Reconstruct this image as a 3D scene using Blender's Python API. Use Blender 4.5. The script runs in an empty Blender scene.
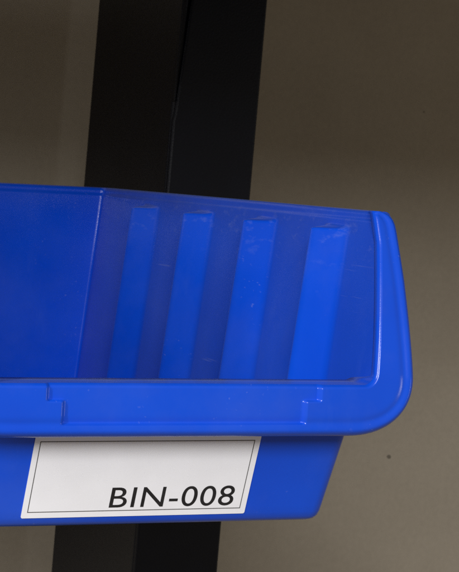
import bpy, bmesh, math, random
from mathutils import Vector, Matrix
S = 0.001                      # everything below is in millimetres
sc = bpy.context.scene
COL = sc.collection
random.seed(4)

# ------------------------------------------------------------------ helpers
def mesh_obj(name, verts, faces, mat, parent=None, smooth=True):
    me = bpy.data.meshes.new(name)
    me.from_pydata([(v[0]*S, v[1]*S, v[2]*S) for v in verts], [], faces)
    me.update()
    bm = bmesh.new(); bm.from_mesh(me)
    bmesh.ops.remove_doubles(bm, verts=bm.verts, dist=1e-7)
    bmesh.ops.recalc_face_normals(bm, faces=bm.faces)
    bm.to_mesh(me); bm.free()
    if smooth:
        for p in me.polygons: p.use_smooth = True
    me.materials.append(mat)
    o = bpy.data.objects.new(name, me); COL.objects.link(o)
    if parent: o.parent = parent
    return o

def thing(name, label, cat, loc=(0, 0, 0)):
    o = bpy.data.objects.new(name, None); COL.objects.link(o)
    o.empty_display_size = 0.02
    o.location = [c*S for c in loc]
    o['label'] = label; o['category'] = cat
    return o

def sm(a, b, x):
    t = max(0.0, min(1.0, (x-a)/(b-a))); return t*t*(3-2*t)

def new_mat(name):
    m = bpy.data.materials.new(name); m.use_nodes = True
    nt = m.node_tree
    return m, nt, nt.nodes['Principled BSDF']

def noise(nt, scale, detail=4, rough=.55, co=None, vec_scale=None):
    n = nt.nodes.new('ShaderNodeTexNoise')
    n.inputs['Scale'].default_value = scale; n.inputs['Detail'].default_value = detail
    n.inputs['Roughness'].default_value = rough
    if co is None:
        tc = nt.nodes.new('ShaderNodeTexCoord'); co = tc.outputs['Object']
    if vec_scale:
        mp = nt.nodes.new('ShaderNodeMapping'); mp.inputs['Scale'].default_value = vec_scale
        nt.links.new(co, mp.inputs['Vector']); co = mp.outputs['Vector']
    nt.links.new(co, n.inputs['Vector'])
    return n

def ramp(nt, src, stops):
    r = nt.nodes.new('ShaderNodeValToRGB')
    e = r.color_ramp.elements
    e[0].position, e[0].color = stops[0][0], (*stops[0][1], 1)
    e[1].position, e[1].color = stops[-1][0], (*stops[-1][1], 1)
    for p, c in stops[1:-1]:
        k = e.new(p); k.color = (*c, 1)
    nt.links.new(src, r.inputs['Fac'])
    return r

def bump(nt, bsdf, src, strength, dist):
    b = nt.nodes.new('ShaderNodeBump')
    b.inputs['Strength'].default_value = strength; b.inputs['Distance'].default_value = dist
    nt.links.new(src, b.inputs['Height']); nt.links.new(b.outputs['Normal'], bsdf.inputs['Normal'])
    return b

# ------------------------------------------------------------------ materials
BLUE = (0.0030, 0.068, 0.62)
def plastic(rubbed=False):
    m, nt, b = new_mat('blue polypropylene')
    # faint moulding streaks and pale scuffs in the plastic
    n1 = noise(nt, 30, 3)
    c = ramp(nt, n1.outputs['Fac'], [(.3, (BLUE[0]*.9, BLUE[1]*.9, BLUE[2]*.93)), (.7, (BLUE[0]*1.1, BLUE[1]*1.1, BLUE[2]*1.05))])
    n2 = noise(nt, 55, 6, .7, vec_scale=(1, 1, .35))
    f = ramp(nt, n2.outputs['Fac'], [(.60, (0, 0, 0)), (.80, (.22, .22, .22))])
    mx = nt.nodes.new('ShaderNodeMix'); mx.data_type = 'RGBA'
    nt.links.new(f.outputs['Color'], mx.inputs[0])
    nt.links.new(c.outputs['Color'], mx.inputs[6]); mx.inputs[7].default_value = (.05, .13, .62, 1)
    col = mx.outputs[2]
    tc = nt.nodes.new('ShaderNodeTexCoord')
    for (rot, sc_, th, amt) in (((.3, .5, .9), (900, 28, 900), .70, .30), ((1.2, .2, -.6), (1100, 40, 1100), .715, .26), ((-.5, 1.1, .2), (800, 22, 800), .70, .22)):
        mp = nt.nodes.new('ShaderNodeMapping'); mp.inputs['Rotation'].default_value = rot; mp.inputs['Scale'].default_value = sc_
        nt.links.new(tc.outputs['Object'], mp.inputs['Vector'])
        ns = noise(nt, 1, 2, .5, mp.outputs['Vector'])
        big = noise(nt, 38, 3, .6, mp.outputs['Vector'] if False else tc.outputs['Object'])
        fr = ramp(nt, ns.outputs['Fac'], [(th, (0, 0, 0)), (th+.06, (amt,)*3)])
        fb = ramp(nt, big.outputs['Fac'], [(.5, (0, 0, 0)), (.62, (1, 1, 1))])
        mu = nt.nodes.new('ShaderNodeMath'); mu.operation = 'MULTIPLY'
        nt.links.new(fr.outputs['Color'], mu.inputs[0]); nt.links.new(fb.outputs['Color'], mu.inputs[1])
        m2 = nt.nodes.new('ShaderNodeMix'); m2.data_type = 'RGBA'
        nt.links.new(mu.outputs[0], m2.inputs[0]); nt.links.new(col, m2.inputs[6]); m2.inputs[7].default_value = (.20, .27, .62, 1)
        col = m2.outputs[2]
    # thin greyish handling film, patchy
    nd = noise(nt, 24, 5, .65)
    fd = ramp(nt, nd.outputs['Fac'], [(.45, (0, 0, 0)), (.72, (.10,)*3)])
    m3 = nt.nodes.new('ShaderNodeMix'); m3.data_type = 'RGBA'
    nt.links.new(fd.outputs['Color'], m3.inputs[0]); nt.links.new(col, m3.inputs[6]); m3.inputs[7].default_value = (.16, .19, .36, 1)
    col = m3.outputs[2]
    if rubbed:                                   # rub marks where dividers and small stock scrape the rib tops
        sx = nt.nodes.new('ShaderNodeSeparateXYZ'); nt.links.new(tc.outputs['Object'], sx.inputs[0])
        zr = ramp(nt, sx.outputs['Z'], [(.055, (0, 0, 0)), (.0635, (1, 1, 1)), (.0675, (1, 1, 1)), (.069, (.2,)*3)])
        mp = nt.nodes.new('ShaderNodeMapping'); mp.inputs['Scale'].default_value = (240, 190, 420); mp.inputs['Rotation'].default_value = (.25, 0, 0)
        nt.links.new(tc.outputs['Object'], mp.inputs['Vector'])
        nr = noise(nt, 1, 5, .65, mp.outputs['Vector'])
        fr = ramp(nt, nr.outputs['Fac'], [(.56, (0, 0, 0)), (.74, (.22,)*3)])
        mu = nt.nodes.new('ShaderNodeMath'); mu.operation = 'MULTIPLY'
        nt.links.new(fr.outputs['Color'], mu.inputs[0]); nt.links.new(zr.outputs['Color'], mu.inputs[1])
        m4 = nt.nodes.new('ShaderNodeMix'); m4.data_type = 'RGBA'
        nt.links.new(mu.outputs[0], m4.inputs[0]); nt.links.new(col, m4.inputs[6]); m4.inputs[7].default_value = (.22, .29, .60, 1)
        col = m4.outputs[2]
    nt.links.new(col, b.inputs['Base Color'])
    n3 = noise(nt, 70, 5, .6)
    r = ramp(nt, n3.outputs['Fac'], [(.3, (.16,)*3), (.75, (.28,)*3)])
    nt.links.new(r.outputs['Color'], b.inputs['Roughness'])
    b.inputs['IOR'].default_value = 1.5
    b.inputs['Sheen Weight'].default_value = .085 if rubbed else .05; b.inputs['Sheen Roughness'].default_value = .45
    b.inputs['Sheen Tint'].default_value = (.66, .78, 1, 1)
    n4 = noise(nt, 2600, 2)
    n5 = noise(nt, 60, 2)
    ad = nt.nodes.new('ShaderNodeMath'); ad.operation = 'MULTIPLY_ADD'
    nt.links.new(n5.outputs['Fac'], ad.inputs[0]); ad.inputs[1].default_value = 6
    nt.links.new(n4.outputs['Fac'], ad.inputs[2])
    bump(nt, b, ad.outputs[0], .2, .00004)
    return m
PLASTIC = plastic()
RUBBED = plastic(True)

def painted_steel():
    m, nt, b = new_mat('black powder coated steel')
    n = noise(nt, 40, 4)
    c = ramp(nt, n.outputs['Fac'], [(.3, (.0010, .0020, .0060)), (.7, (.0020, .0034, .0090))])
    nt.links.new(c.outputs['Color'], b.inputs['Base Color'])
    b.inputs['Roughness'].default_value = .4; b.inputs['Specular IOR Level'].default_value = .22
    n2 = noise(nt, 1500, 2)
    bump(nt, b, n2.outputs['Fac'], .4, .0001)
    return m
STEEL = painted_steel()

def wall_paint():
    m, nt, b = new_mat('beige emulsion wall')
    tc = nt.nodes.new('ShaderNodeTexCoord')
    n = noise(nt, 7, 5, .6, tc.outputs['Object'])
    c = ramp(nt, n.outputs['Fac'], [(.3, (.335, .30, .245)), (.7, (.39, .35, .285))])
    n2 = noise(nt, 420, 3, .6, tc.outputs['Object'])
    c2 = ramp(nt, n2.outputs['Fac'], [(.25, (.90, .90, .90)), (.75, (1, 1, 1))])
    mul = nt.nodes.new('ShaderNodeMix'); mul.data_type = 'RGBA'; mul.blend_type = 'MULTIPLY'; mul.inputs[0].default_value = 1
    nt.links.new(c.outputs['Color'], mul.inputs[6]); nt.links.new(c2.outputs['Color'], mul.inputs[7])
    col = mul.outputs[2]
    ng = noise(nt, 2.6, 6, .68, tc.outputs['Object'])
    cg = ramp(nt, ng.outputs['Fac'], [(.35, (.84, .83, .81)), (.6, (1, 1, 1))])
    mg = nt.nodes.new('ShaderNodeMix'); mg.data_type = 'RGBA'; mg.blend_type = 'MULTIPLY'; mg.inputs[0].default_value = 1
    nt.links.new(col, mg.inputs[6]); nt.links.new(cg.outputs['Color'], mg.inputs[7]); col = mg.outputs[2]
    # two small dark marks on the paint
    for (x, z, r, k) in ((0.22949, -0.03890, .0008, .65), (0.23658, 0.10719, .0005, .45)):
        d = nt.nodes.new('ShaderNodeVectorMath'); d.operation = 'DISTANCE'
        nz = noise(nt, 400, 2, .5, tc.outputs['Object'])
        sp = nt.nodes.new('ShaderNodeSeparateXYZ'); nt.links.new(tc.outputs['Object'], sp.inputs[0])
        cb = nt.nodes.new('ShaderNodeCombineXYZ'); nt.links.new(sp.outputs['X'], cb.inputs['X']); nt.links.new(sp.outputs['Z'], cb.inputs['Z'])
        nt.links.new(cb.outputs[0], d.inputs[0]); d.inputs[1].default_value = (x, 0, z)
        a = nt.nodes.new('ShaderNodeMath'); a.operation = 'MULTIPLY_ADD'
        nt.links.new(nz.outputs['Fac'], a.inputs[0]); a.inputs[1].default_value = .0016
        nt.links.new(d.outputs['Value'], a.inputs[2])
        mr = nt.nodes.new('ShaderNodeMapRange'); mr.interpolation_type = 'SMOOTHSTEP'
        mr.inputs['From Min'].default_value = r*.7+.0008; mr.inputs['From Max'].default_value = r*1.3+.0008
        mr.inputs['To Min'].default_value = k; mr.inputs['To Max'].default_value = 0
        nt.links.new(a.outputs[0], mr.inputs['Value'])
        mx = nt.nodes.new('ShaderNodeMix'); mx.data_type = 'RGBA'
        nt.links.new(mr.outputs[0], mx.inputs[0]); nt.links.new(col, mx.inputs[6]); mx.inputs[7].default_value = (.03, .026, .02, 1)
        col = mx.outputs[2]
    nt.links.new(col, b.inputs['Base Color'])
    b.inputs['Roughness'].default_value = .85
    bump(nt, b, n2.outputs['Fac'], .22, .0004)
    return m

def paper(name, col, rough=.35):
    m, nt, b = new_mat(name)
    n = noise(nt, 140, 4)
    c = ramp(nt, n.outputs['Fac'], [(.3, tuple(x*.955 for x in col)), (.7, col)])
    nt.links.new(c.outputs['Color'], b.inputs['Base Color'])
    b.inputs['Roughness'].default_value = rough
    n2 = noise(nt, 45, 2)
    bump(nt, b, n2.outputs['Fac'], .3, .0003)
    return m
PAPER = paper('white label paper', (.85, .865, .92))
INK, _nt, _b = new_mat('black label ink')
_n = noise(_nt, 300, 2); _c = ramp(_nt, _n.outputs['Fac'], [(.3, (.008, .008, .010)), (.7, (.016, .016, .018))])
_nt.links.new(_c.outputs['Color'], _b.inputs['Base Color']); _b.inputs['Roughness'].default_value = .45
GREYINK = paper('grey label ink', (.10, .10, .10), .5)

# ------------------------------------------------------------------ the bin
D, H, T = 203.8, 70.7, 1.5
def wi(z, y=8.0):                               # inner half width: draft, a little less of it at the back
    t = y/D
    return (39.0+2.9*t) + (.141-.037*t)*z
def lean(y, z): return -(66-z)/46*2.7*(1-.85*y/D)
def yF(z): return 16.6 - .30*z                  # outer face of the low front wall
def yc(z):                                      # line of the cut hopper front
    return 0.0 if z <= 34 else 13.2*((z-34)/(H-34))**1.25
RIBS = (160.5, 118.5, 76.5, 36.0)               # crest of each moulded rib
RH = 5.6
def _raw(d):                                    # d = y - crest
    if d >= 2.4 or d <= -9.4: return 0.0
    if d > .7: return (2.4-d)/1.7
    if d > -.6: return 1.0
    return (d+9.4)/8.8
_TAB = []
for _i in range(401):
    _d = -14+_i*.045
    _TAB.append(sum(_raw(_d+.2*_k) for _k in range(-6, 7))/13)
def rib_at(y, z):
    for c in RIBS:
        d = y-c
        if -14 < d < 3.9:
            q = (d+14)/.045; i = int(q)
            return RH*(_TAB[i]+(_TAB[i+1]-_TAB[i])*(q-i))*sm(66.9, 65.7, z)
    return 0.0
def back_y(z): return D - .02*(H-z)

# profile rows: (z, surface) inner bottom -> inner top -> over the bead -> outer bottom
rows = []
zz = [2.0, 3.0] + [4+i*1.25 for i in range(48)]
zz = [z for z in zz if z < 64] + [64+.35*i for i in range(17)]
for z in zz: rows.append((z, 'in', 0.0 if z < 68.2 else .5*sm(68.2, 68.9, z)))
for k in range(7):                              # rolled top edge
    a = math.pi*(1-k/6)
    mid = (.5+T+2.0)/2; hw = (T+2.0-.5)/2
    rows.append((69.75+.95*math.sin(a), 'off', mid+hw*math.cos(a)))
rows.append((67.2, 'off', T+2.0)); rows.append((66.6, 'off', T+1.7)); rows.append((66.3, 'off', T+.1))
for z in [64, 60, 52, 45, 38, 34, 32, 31, 30, 28, 25, 22, 18, 14, 10, 7, 4, 2.4]: rows.append((z, 'off', T))
rows.append((1.2, 'off', T-.25)); rows.append((.45, 'off', T-.9)); rows.append((0.0, 'off', T-2.2))
FR = 3.2
def y_start(z):
    a = yF(z)+FR; b = yc(z)+1.2
    return a if z <= 30 else (b if z >= 32 else a+(b-a)*(z-30)/2)
NS, NC, NB, NF = 400, 7, 24, 30
R0 = 1.0
def column(side):            # stations of one side wall from front to back, as (kind, u)
    return [('side', side, i/NS) for i in range(NS+1)]
stations = [('side', -1, i/NS) for i in range(NS+1)]
stations += [('corner', -1, i/NC) for i in range(1, NC)]
stations += [('back', 0, i/NB) for i in range(NB+1)]
stations += [('corner', 1, 1-i/NC) for i in range(1, NC)]
stations += [('side', 1, 1-i/NS) for i in range(NS+1)]
nU = len(stations)
stations += [('fcorner', 1, i/6) for i in range(1, 7)]
stations += [('front', 0, i/NF) for i in range(1, NF)]
stations += [('fcorner', -1, 1-i/6) for i in range(0, 6)]
nAll = len(stations)
def pos(st, z, o):
    k, s, u = st
    by = back_y(z)
    w = wi(z, by if k in ('corner', 'back') else 8.0)
    if k == 'side':
        k0, k1 = .1, .96                        # fixed stations through the ribbed stretch
        if u < k0: y = y_start(z)+u/k0*(26-y_start(z))
        elif u < k1: y = 26+(u-k0)/(k1-k0)*(172-26)
        else: y = 172+(u-k1)/(1-k1)*(by-R0-172)
        x = wi(z, y)+o
        if o == 0.0: x -= rib_at(y, z)
        if o == 0.0:
            y += lean(y, z) if k0 <= u <= k1 else (lean(26, z)*u/k0 if u < k0 else lean(172, z)*(1-u)/(1-k1))
        return (s*x, y, z)
    if k == 'corner':
        a = u*math.pi/2
        return (s*(w-R0+(R0+o)*math.cos(a)), by-R0+(R0+o)*math.sin(a), z)
    if k == 'back':
        x = -(w-R0)+u*2*(w-R0); return (x, by+o, z)
    yf = yF(z)+T-o           # o=T outer, o=0 inner
    xs = w+T-FR
    if k == 'fcorner':       # side -> front
        a = u*math.pi/2; r = FR-T+o
        return (s*(xs+r*math.cos(a)), yF(z)+FR-r*math.sin(a), z)
    x = xs-u*2*xs
    return (x, yf, z)

bin_root = thing('storage_bin', 'blue plastic hopper-front storage bin with ribbed inner side and white BIN-008 label', 'storage bin')
grid = {}
V = []
def vid(i, j):
    key = (i, j)
    if key not in grid:
        z, kind, o = rows[j]
        V.append(pos(stations[i], z, o)); grid[key] = len(V)-1
    return grid[key]
nR = len(rows)
parts = {}
def addf(name, f): parts.setdefault(name, []).append(f)
def part_of(i, j):
    k, s, u = stations[i]; k2, s2, u2 = stations[(i+1) % nAll]
    if k == 'side' and k2 == 'side' and s == s2:
        if rows[j][1] == 'in' and rows[j+1][1] == 'in':
            uu = .5*(u+u2); y = 26+(uu-.1)/.86*146; zc = (rows[j][0]+rows[j+1][0])/2
            for n, c in enumerate(RIBS):
                if c-12.8 < y < c+2.8 and zc < 67.2: return ('rib', s, n)
        return ('side_wall', s)
    if i < nU-1: return ('back_wall',)
    return ('front_wall',)
for i in range(nAll):
    front = i >= nU-1
    for j in range(nR-1):
        if front and max(rows[j][0], rows[j+1][0]) > 30.2: continue
        i2 = (i+1) % nAll
        addf(part_of(i, j), (vid(i, j), vid(i2, j), vid(i2, j+1), vid(i, j+1)))
# close the open front edges (behind the flange) and the floor
jin = [j for j in range(nR) if rows[j][1] == 'in']
jout = [j for j in range(nR) if rows[j][1] == 'off']
for i, s in ((0, -1), (nU-1, 1)):
    fan = [vid(i, j) for j in range(nR) if rows[j][0] > 30]
    for a in range(len(fan)//2-1):
        addf(('side_wall', s), (fan[a], fan[a+1], fan[-2-a], fan[-1-a]))
fl_in = [vid(i, 0) for i in range(nAll)]
fl_out = [vid(i, nR-1) for i in range(nAll)]
addf(('base',), tuple(fl_in)); addf(('base',), tuple(reversed(fl_out)))

def sub(name, faces, parent, extra_v=(), extra_f=()):
    used = sorted({v for f in faces for v in f}); mp = {v: n for n, v in enumerate(used)}
    vs = [V[v] for v in used]; fs = [tuple(mp[v] for v in f) for f in faces]
    b = len(vs); vs += list(extra_v); fs += [tuple(v+b for v in f) for f in extra_f]
    return mesh_obj(name, vs, fs, RUBBED if name in ('side_wall', 'rib') else PLASTIC, parent)
walls = {}
for key in (('side_wall', 1), ('side_wall', -1)):
    walls[key[1]] = sub('side_wall', parts[key], bin_root)
sub('back_wall', parts[('back_wall',)], bin_root)
sub('front_wall', parts[('front_wall',)], bin_root)
for s in (1, -1):
    for n in range(4): sub('rib', parts[('rib', s, n)], walls[s])
# base with its shallow stacking foot
fx, f0, f1, fz = 35, 46, 190, -2.4
fv = []
for (e, z) in ((0, .3), (0, fz+.5), (.5, fz)):
    for (x, y) in ((-fx+e, f0+e), (fx-e, f0+e), (fx-e, f1-e), (-fx+e, f1-e)): fv.append((x, y, z))
ff = [(a, (a+1) % 4, (a+1) % 4+4, a+4) for a in range(4)] + [(a+4, (a+1) % 4+4, (a+1) % 4+8, a+8) for a in range(4)] + [(8, 9, 10, 11)]
base = sub('base', parts[('base',)], bin_root, fv, ff)
for p in base.data.polygons: p.use_smooth = False

# ---- flange round the hopper opening, with the stepped card recess in its lip
ZB, ZT, XO = 21.7, 33.0, 53.9
half = []                                       # right half, from the top end down: (xin, zin, xout, zout)
top_out = [(50.4, 70.75), (51.6, 70.45), (52.6, 69.75), (53.2, 68.8), (53.5, 67.6)]
for k, (x, z) in enumerate(top_out):
    zi = 70.75-.45*k; half.append((47.9, zi, x, z))
N1 = 46
zi0, zo0 = 68.95-.8, 66.4
cx, cz, rx, rz = XO-15.5, ZB+12.2, 15.5, 12.2   # big outer corner
for k in range(N1+1):
    u = k/N1
    zi = zi0+(36.0-zi0)*u; zo = zo0+(cz-zo0)*u
    xo = 53.6+(XO-53.6)*min(1, u*3)
    xin = min(wi(zi)-.12, 47.9)
    half.append((xin, zi, xo, zo))
xi0 = half[-1][0]
ri = 2.6
for k in range(1, 19):                          # around the corner
    u = k/18; a = u*math.pi/2
    q = sm(.2, 1, u)
    zi = 36.0 + (ZT-36.0)*math.sin(min(1, u*1.6)*math.pi/2)
    xi = xi0 - ri*(1-math.cos(min(1, u*1.6)*math.pi/2)) - max(0, u-.625)/.375*(xi0-ri-(cx))
    half.append((xi, zi, cx+rx*math.cos(a)**.9 if u < 1 else cx, cz-rz*math.sin(a)**.9))
NX = 92
bottom = []
for k in range(1, NX*2):
    x = cx-k/(NX*2)*2*cx
    bottom.append((x, ZT, x, ZB))
left = [(-a, b, -c, d) for (a, b, c, d) in reversed(half)]
path = half+bottom+left
ts = [0.0]+[.003, .012, .03, .055]+[.055+(.93-.055)*i/46 for i in range(1, 47)]+[.955, .975, .99, 1.0]
def recess(x, z):
    ax = abs(x)
    a = sm(30.95, 30.55, ax)*sm(29.3, 29.65, z)*sm(32.35, 32.05, z)
    a2 = sm(30.95, 30.55, ax)*sm(29.3, 29.65, z)
    b = sm(27.4, 27.0, ax)*sm(24.3, 24.75, z)
    return .9*max(a2, b)
def dep(z): return 10.6 if z < 33.3 else 2.4+8.2*sm(34.9, 33.3, z)
def depo(z): return 6.0 if z > 42 else (10.6 if z < 31 else 6+4.6*(42-z)/11)
lv = []; cols = []
for (xi, z1, xo, z2) in path:
    col = []
    def put(x, y, z): lv.append((x, y, z)); col.append(len(lv)-1)
    yi, yo = yc(z1), yc(z2)
    L = math.hypot(xo-xi, z2-z1)
    put(xi, yi+dep(z1), z1)
    put(xi, yi+dep(z1)*.5, z1)
    put(xi, yi+max(1.1, 1.1+recess(xi, z1)), z1)
    for t in ts:
        x = xi+(xo-xi)*t; z = z1+(z2-z1)*t; y = yi+(yo-yi)*t
        e0 = t*L; e1 = (1-t)*L
        y += (max(0, .9-e0)/.9)**2*.9           # inner edge round
        y += (max(0, 1.7-e1)/1.7)**2.2*1.6      # outer edge round
        # the face is dished a touch between inner edge and outer bead
        y += .25*math.exp(-((e1-3.0)/.9)**2)
        y += recess(x, z)
        put(x, y, z)
    put(xo, yo+2.6, z2)
    nx, nz = (xo-xi)/L, (z2-z1)/L
    put(xo-.15*nx, yo+depo(z2)-.8, z2-.15*nz)
    put(xo-.9*nx, yo+depo(z2), z2-.9*nz)
    cols.append(col)
lf = []
m = len(cols[0])
for a in range(len(cols)-1):
    for j in range(m):
        j2 = (j+1) % m
        lf.append((cols[a][j], cols[a+1][j], cols[a+1][j2], cols[a][j2]))
lf.append(tuple(cols[0])); lf.append(tuple(reversed(cols[-1])))
lip = mesh_obj('front_lip', lv, lf, PLASTIC, bin_root)
for p in lip.data.polygons:
    if len(p.vertices) > 4: p.use_smooth = False

# ---- the label stuck on the low front wall
SLOPE = math.atan(.30); cs = math.cos(SLOPE)
def on_front(x, v, lift):                       # v: height along the wall face, in z
    return (x+.045*(v-10), yF(v)-lift*cs, v-lift*math.sin(SLOPE))
def sheet(x0, x1, z0, z1, r, lift, thick):
    pts = []
    for (cx_, cz_, a0) in ((x1-r, z0+r, -90), (x1-r, z1-r, 0), (x0+r, z1-r, 90), (x0+r, z0+r, 180)):
        for k in range(5):
            a = math.radians(a0+k*22.5); pts.append((cx_+r*math.cos(a), cz_+r*math.sin(a)))
    n = len(pts)
    vs = [on_front(x, z, lift) for x, z in pts]+[on_front(x, z, lift-thick) for x, z in pts]
    fs = [tuple(range(n)), tuple(range(2*n-1, n-1, -1))]+[(a, (a+1) % n, (a+1) % n+n, a+n) for a in range(n)]
    return vs, fs
LX0, LX1, LZ0, LZ1 = -30.2, 21.4, 2.35, 20.7
vs, fs = sheet(LX0, LX1, LZ0, LZ1, .4, .16, .12)
label = mesh_obj('label', vs, fs, PAPER, bin_root, smooth=False)
label['label'] = 'white rectangular sticker reading BIN-008 in black'
# thin printed border line
bx0, bx1, bz0, bz1, bw = LX0+1.2, LX1-1.3, LZ0+1.25, LZ1-1.1, .19
o = [(bx0, bz0), (bx1, bz0), (bx1, bz1), (bx0, bz1)]
q = [(bx0+bw, bz0+bw), (bx1-bw, bz0+bw), (bx1-bw, bz1-bw), (bx0+bw, bz1-bw)]
vs = [on_front(x, z, .18) for x, z in o+q]
fs = [(a, (a+1) % 4, (a+1) % 4+4, a+4) for a in range(4)]
mesh_obj('border_line', vs, fs, GREYINK, label, smooth=False)
# lettering
cu = bpy.data.curves.new('lettering', 'FONT'); cu.body = 'BIN-008'; cu.size = 1.0; cu.resolution_u = 8
cu.space_character = 1.06; cu.offset = .001
to = bpy.data.objects.new('tmp_text', cu); COL.objects.link(to)
bpy.context.view_layer.update()
dg = bpy.context.evaluated_depsgraph_get()
tm = bpy.data.meshes.new_from_object(to.evaluated_get(dg))
xs = [v.co.x for v in tm.vertices]; ys = [v.co.y for v in tm.vertices]
x0, x1, y0, y1 = min(xs), max(xs), min(ys), max(ys)
TX0, TX1, TZ0, TZ1 = -10.9, 18.0, 4.35, 9.05
vs = [on_front(TX0+(v.co.x-x0)/(x1-x0)*(TX1-TX0), TZ0+(v.co.y-y0)/(y1-y0)*(TZ1-TZ0), .19) for v in tm.vertices]
fs = [tuple(p.vertices) for p in tm.polygons]
mesh_obj('lettering', vs, fs, INK, label, smooth=False)
bpy.data.objects.remove(to, do_unlink=True); bpy.data.meshes.remove(tm); bpy.data.curves.remove(cu)

# ------------------------------------------------------------------ black rack post and its rail
post = thing('rack_post', 'black steel rack upright behind the blue bin, with a vertical seam and slot', 'rack post', (46.0, 217.8, 0))
post.rotation_euler = (0, math.radians(2.15), 0)
ZL, ZH = -700, 620
def prism(name, poly, y0, y1, mat, parent, bev=.6):  # poly in (x, z), extruded along y
    n = len(poly)
    vs = [(x, y0, z) for x, z in poly]+[(x, y1, z) for x, z in poly]
    fs = [tuple(range(n)), tuple(range(2*n-1, n-1, -1))]+[(a, (a+1) % n, (a+1) % n+n, a+n) for a in range(n)]
    ob = mesh_obj(name, vs, fs, mat, parent, smooth=False)
    if bev:
        b = ob.modifiers.new('edge', 'BEVEL'); b.width = bev*S; b.segments = 3; b.limit_method = 'ANGLE'
    return ob
sl = 109
prism('side_face', [(27.2, ZL), (30.2, ZL), (30.2, ZH), (27.2, ZH)], 1.2, 86, STEEL, post, .9)
prism('front_face', [(27.5, ZL), (57.6, ZL), (57.6, ZH), (30.8, ZH), (30.5, sl+26), (27.9, sl-12), (27.5, sl-14)], 0, 3, STEEL, post, .8)
prism('front_edge', [(27.3, sl-8), (27.9, sl-8), (27.9, ZH), (27.3, ZH)], .2, 3, STEEL, post, .2)
prism('far_side_face', [(54.6, ZL), (57.4, ZL), (57.4, ZH), (54.6, ZH)], 3.2, 86, STEEL, post, .9)
prism('back_face', [(30.4, ZL), (54.4, ZL), (54.4, ZH), (30.4, ZH)], 82, 85.5, STEEL, post, .5)
# louvre rail bolted across the posts behind the bins; the bin hooks on to it
rail = prism('cross_rail', [(-420, 44), (50, 44), (50, 62), (-420, 62)], -10.6, -.3, STEEL, post, .8)

# unseen board added above the view, on the post, to shade the upper wall
prism('added_shade_shelf', [(-430, 129), (420, 161), (420, 217), (-430, 185)], -240, -.3, STEEL, post, 1)

# ------------------------------------------------------------------ wall
WY = 340.0
wall = mesh_obj('wall', [(-1500, 0, -1300), (1900, 0, -1300), (1900, 0, 1500), (-1500, 0, 1500),
                         (-1500, 80, -1300), (1900, 80, -1300), (1900, 80, 1500), (-1500, 80, 1500)],
                [(0, 1, 2, 3), (7, 6, 5, 4), (0, 4, 5, 1), (1, 5, 6, 2), (2, 6, 7, 3), (3, 7, 4, 0)], wall_paint(), None, smooth=False)
wall.location = (0, WY*S, 0); wall['kind'] = 'structure'

# ------------------------------------------------------------------ light
w = bpy.data.worlds.new('World'); sc.world = w; w.use_nodes = True
bg = w.node_tree.nodes['Background']; bg.inputs['Color'].default_value = (1, .83, .62, 1); bg.inputs['Strength'].default_value = .21

def aim(o, tgt):
    o.rotation_euler = (Vector(tgt)*S-o.location).to_track_quat('-Z', 'Y').to_euler()
def area(name, loc, tgt, sx, sy, e, col, spread=180):
    l = bpy.data.lights.new(name, 'AREA'); l.shape = 'RECTANGLE'; l.size = sx*S; l.size_y = sy*S
    l.energy = e; l.color = col; l.spread = math.radians(spread)
    o = bpy.data.objects.new(name, l); COL.objects.link(o); o.location = Vector(loc)*S; aim(o, tgt)
    return o
area('ceiling_tube', (-380, -1020, 478), (0, 60, 30), 420, 360, 11.2, (1, .985, .97), 180)
area('left_glint_lamp', (-690, -400, 345), (40, 90, 45), 70, 420, 4.2, (1, .99, .98), 180)  # narrow lamp added for glints on the rib crests and back corner
area('right_glint_lamp', (760, -520, -40), (50, 0, 40), 40, 220, .36, (1, .99, .98), 180)  # small low lamp added for a glint along the flange's outer edge
# ------------------------------------------------------------------ camera
P = dict(cx=-147.783, cy=-367.314, cz=77.836)
yaw, pit, rol = .40103, -.0600, .0530
f = Vector((math.sin(yaw)*math.cos(pit), math.cos(yaw)*math.cos(pit), math.sin(pit)))
r = Vector((math.cos(yaw), -math.sin(yaw), 0)); u = r.cross(f)
r2 = r*math.cos(rol)+u*math.sin(rol); u2 = -r*math.sin(rol)+u*math.cos(rol)
cam = bpy.data.cameras.new('camera'); co = bpy.data.objects.new('camera', cam); COL.objects.link(co)
co.matrix_world = Matrix(((r2.x, u2.x, -f.x, P['cx']*S), (r2.y, u2.y, -f.y, P['cy']*S), (r2.z, u2.z, -f.z, P['cz']*S), (0, 0, 0, 1)))
cam.sensor_width = 36; cam.lens = 36*1900/572
cam.clip_start = .01; cam.clip_end = 20
cam.dof.use_dof = True; cam.dof.focus_distance = .42; cam.dof.aperture_fstop = 150
sc.camera = co
sc.cycles.use_denoising = False
sc.cycles.sample_clamp_indirect = .6
sc.cycles.caustics_reflective = False
sc.view_settings.view_transform = 'Standard'; sc.view_settings.look = 'None'
sc.view_settings.exposure = 0; sc.view_settings.gamma = 1
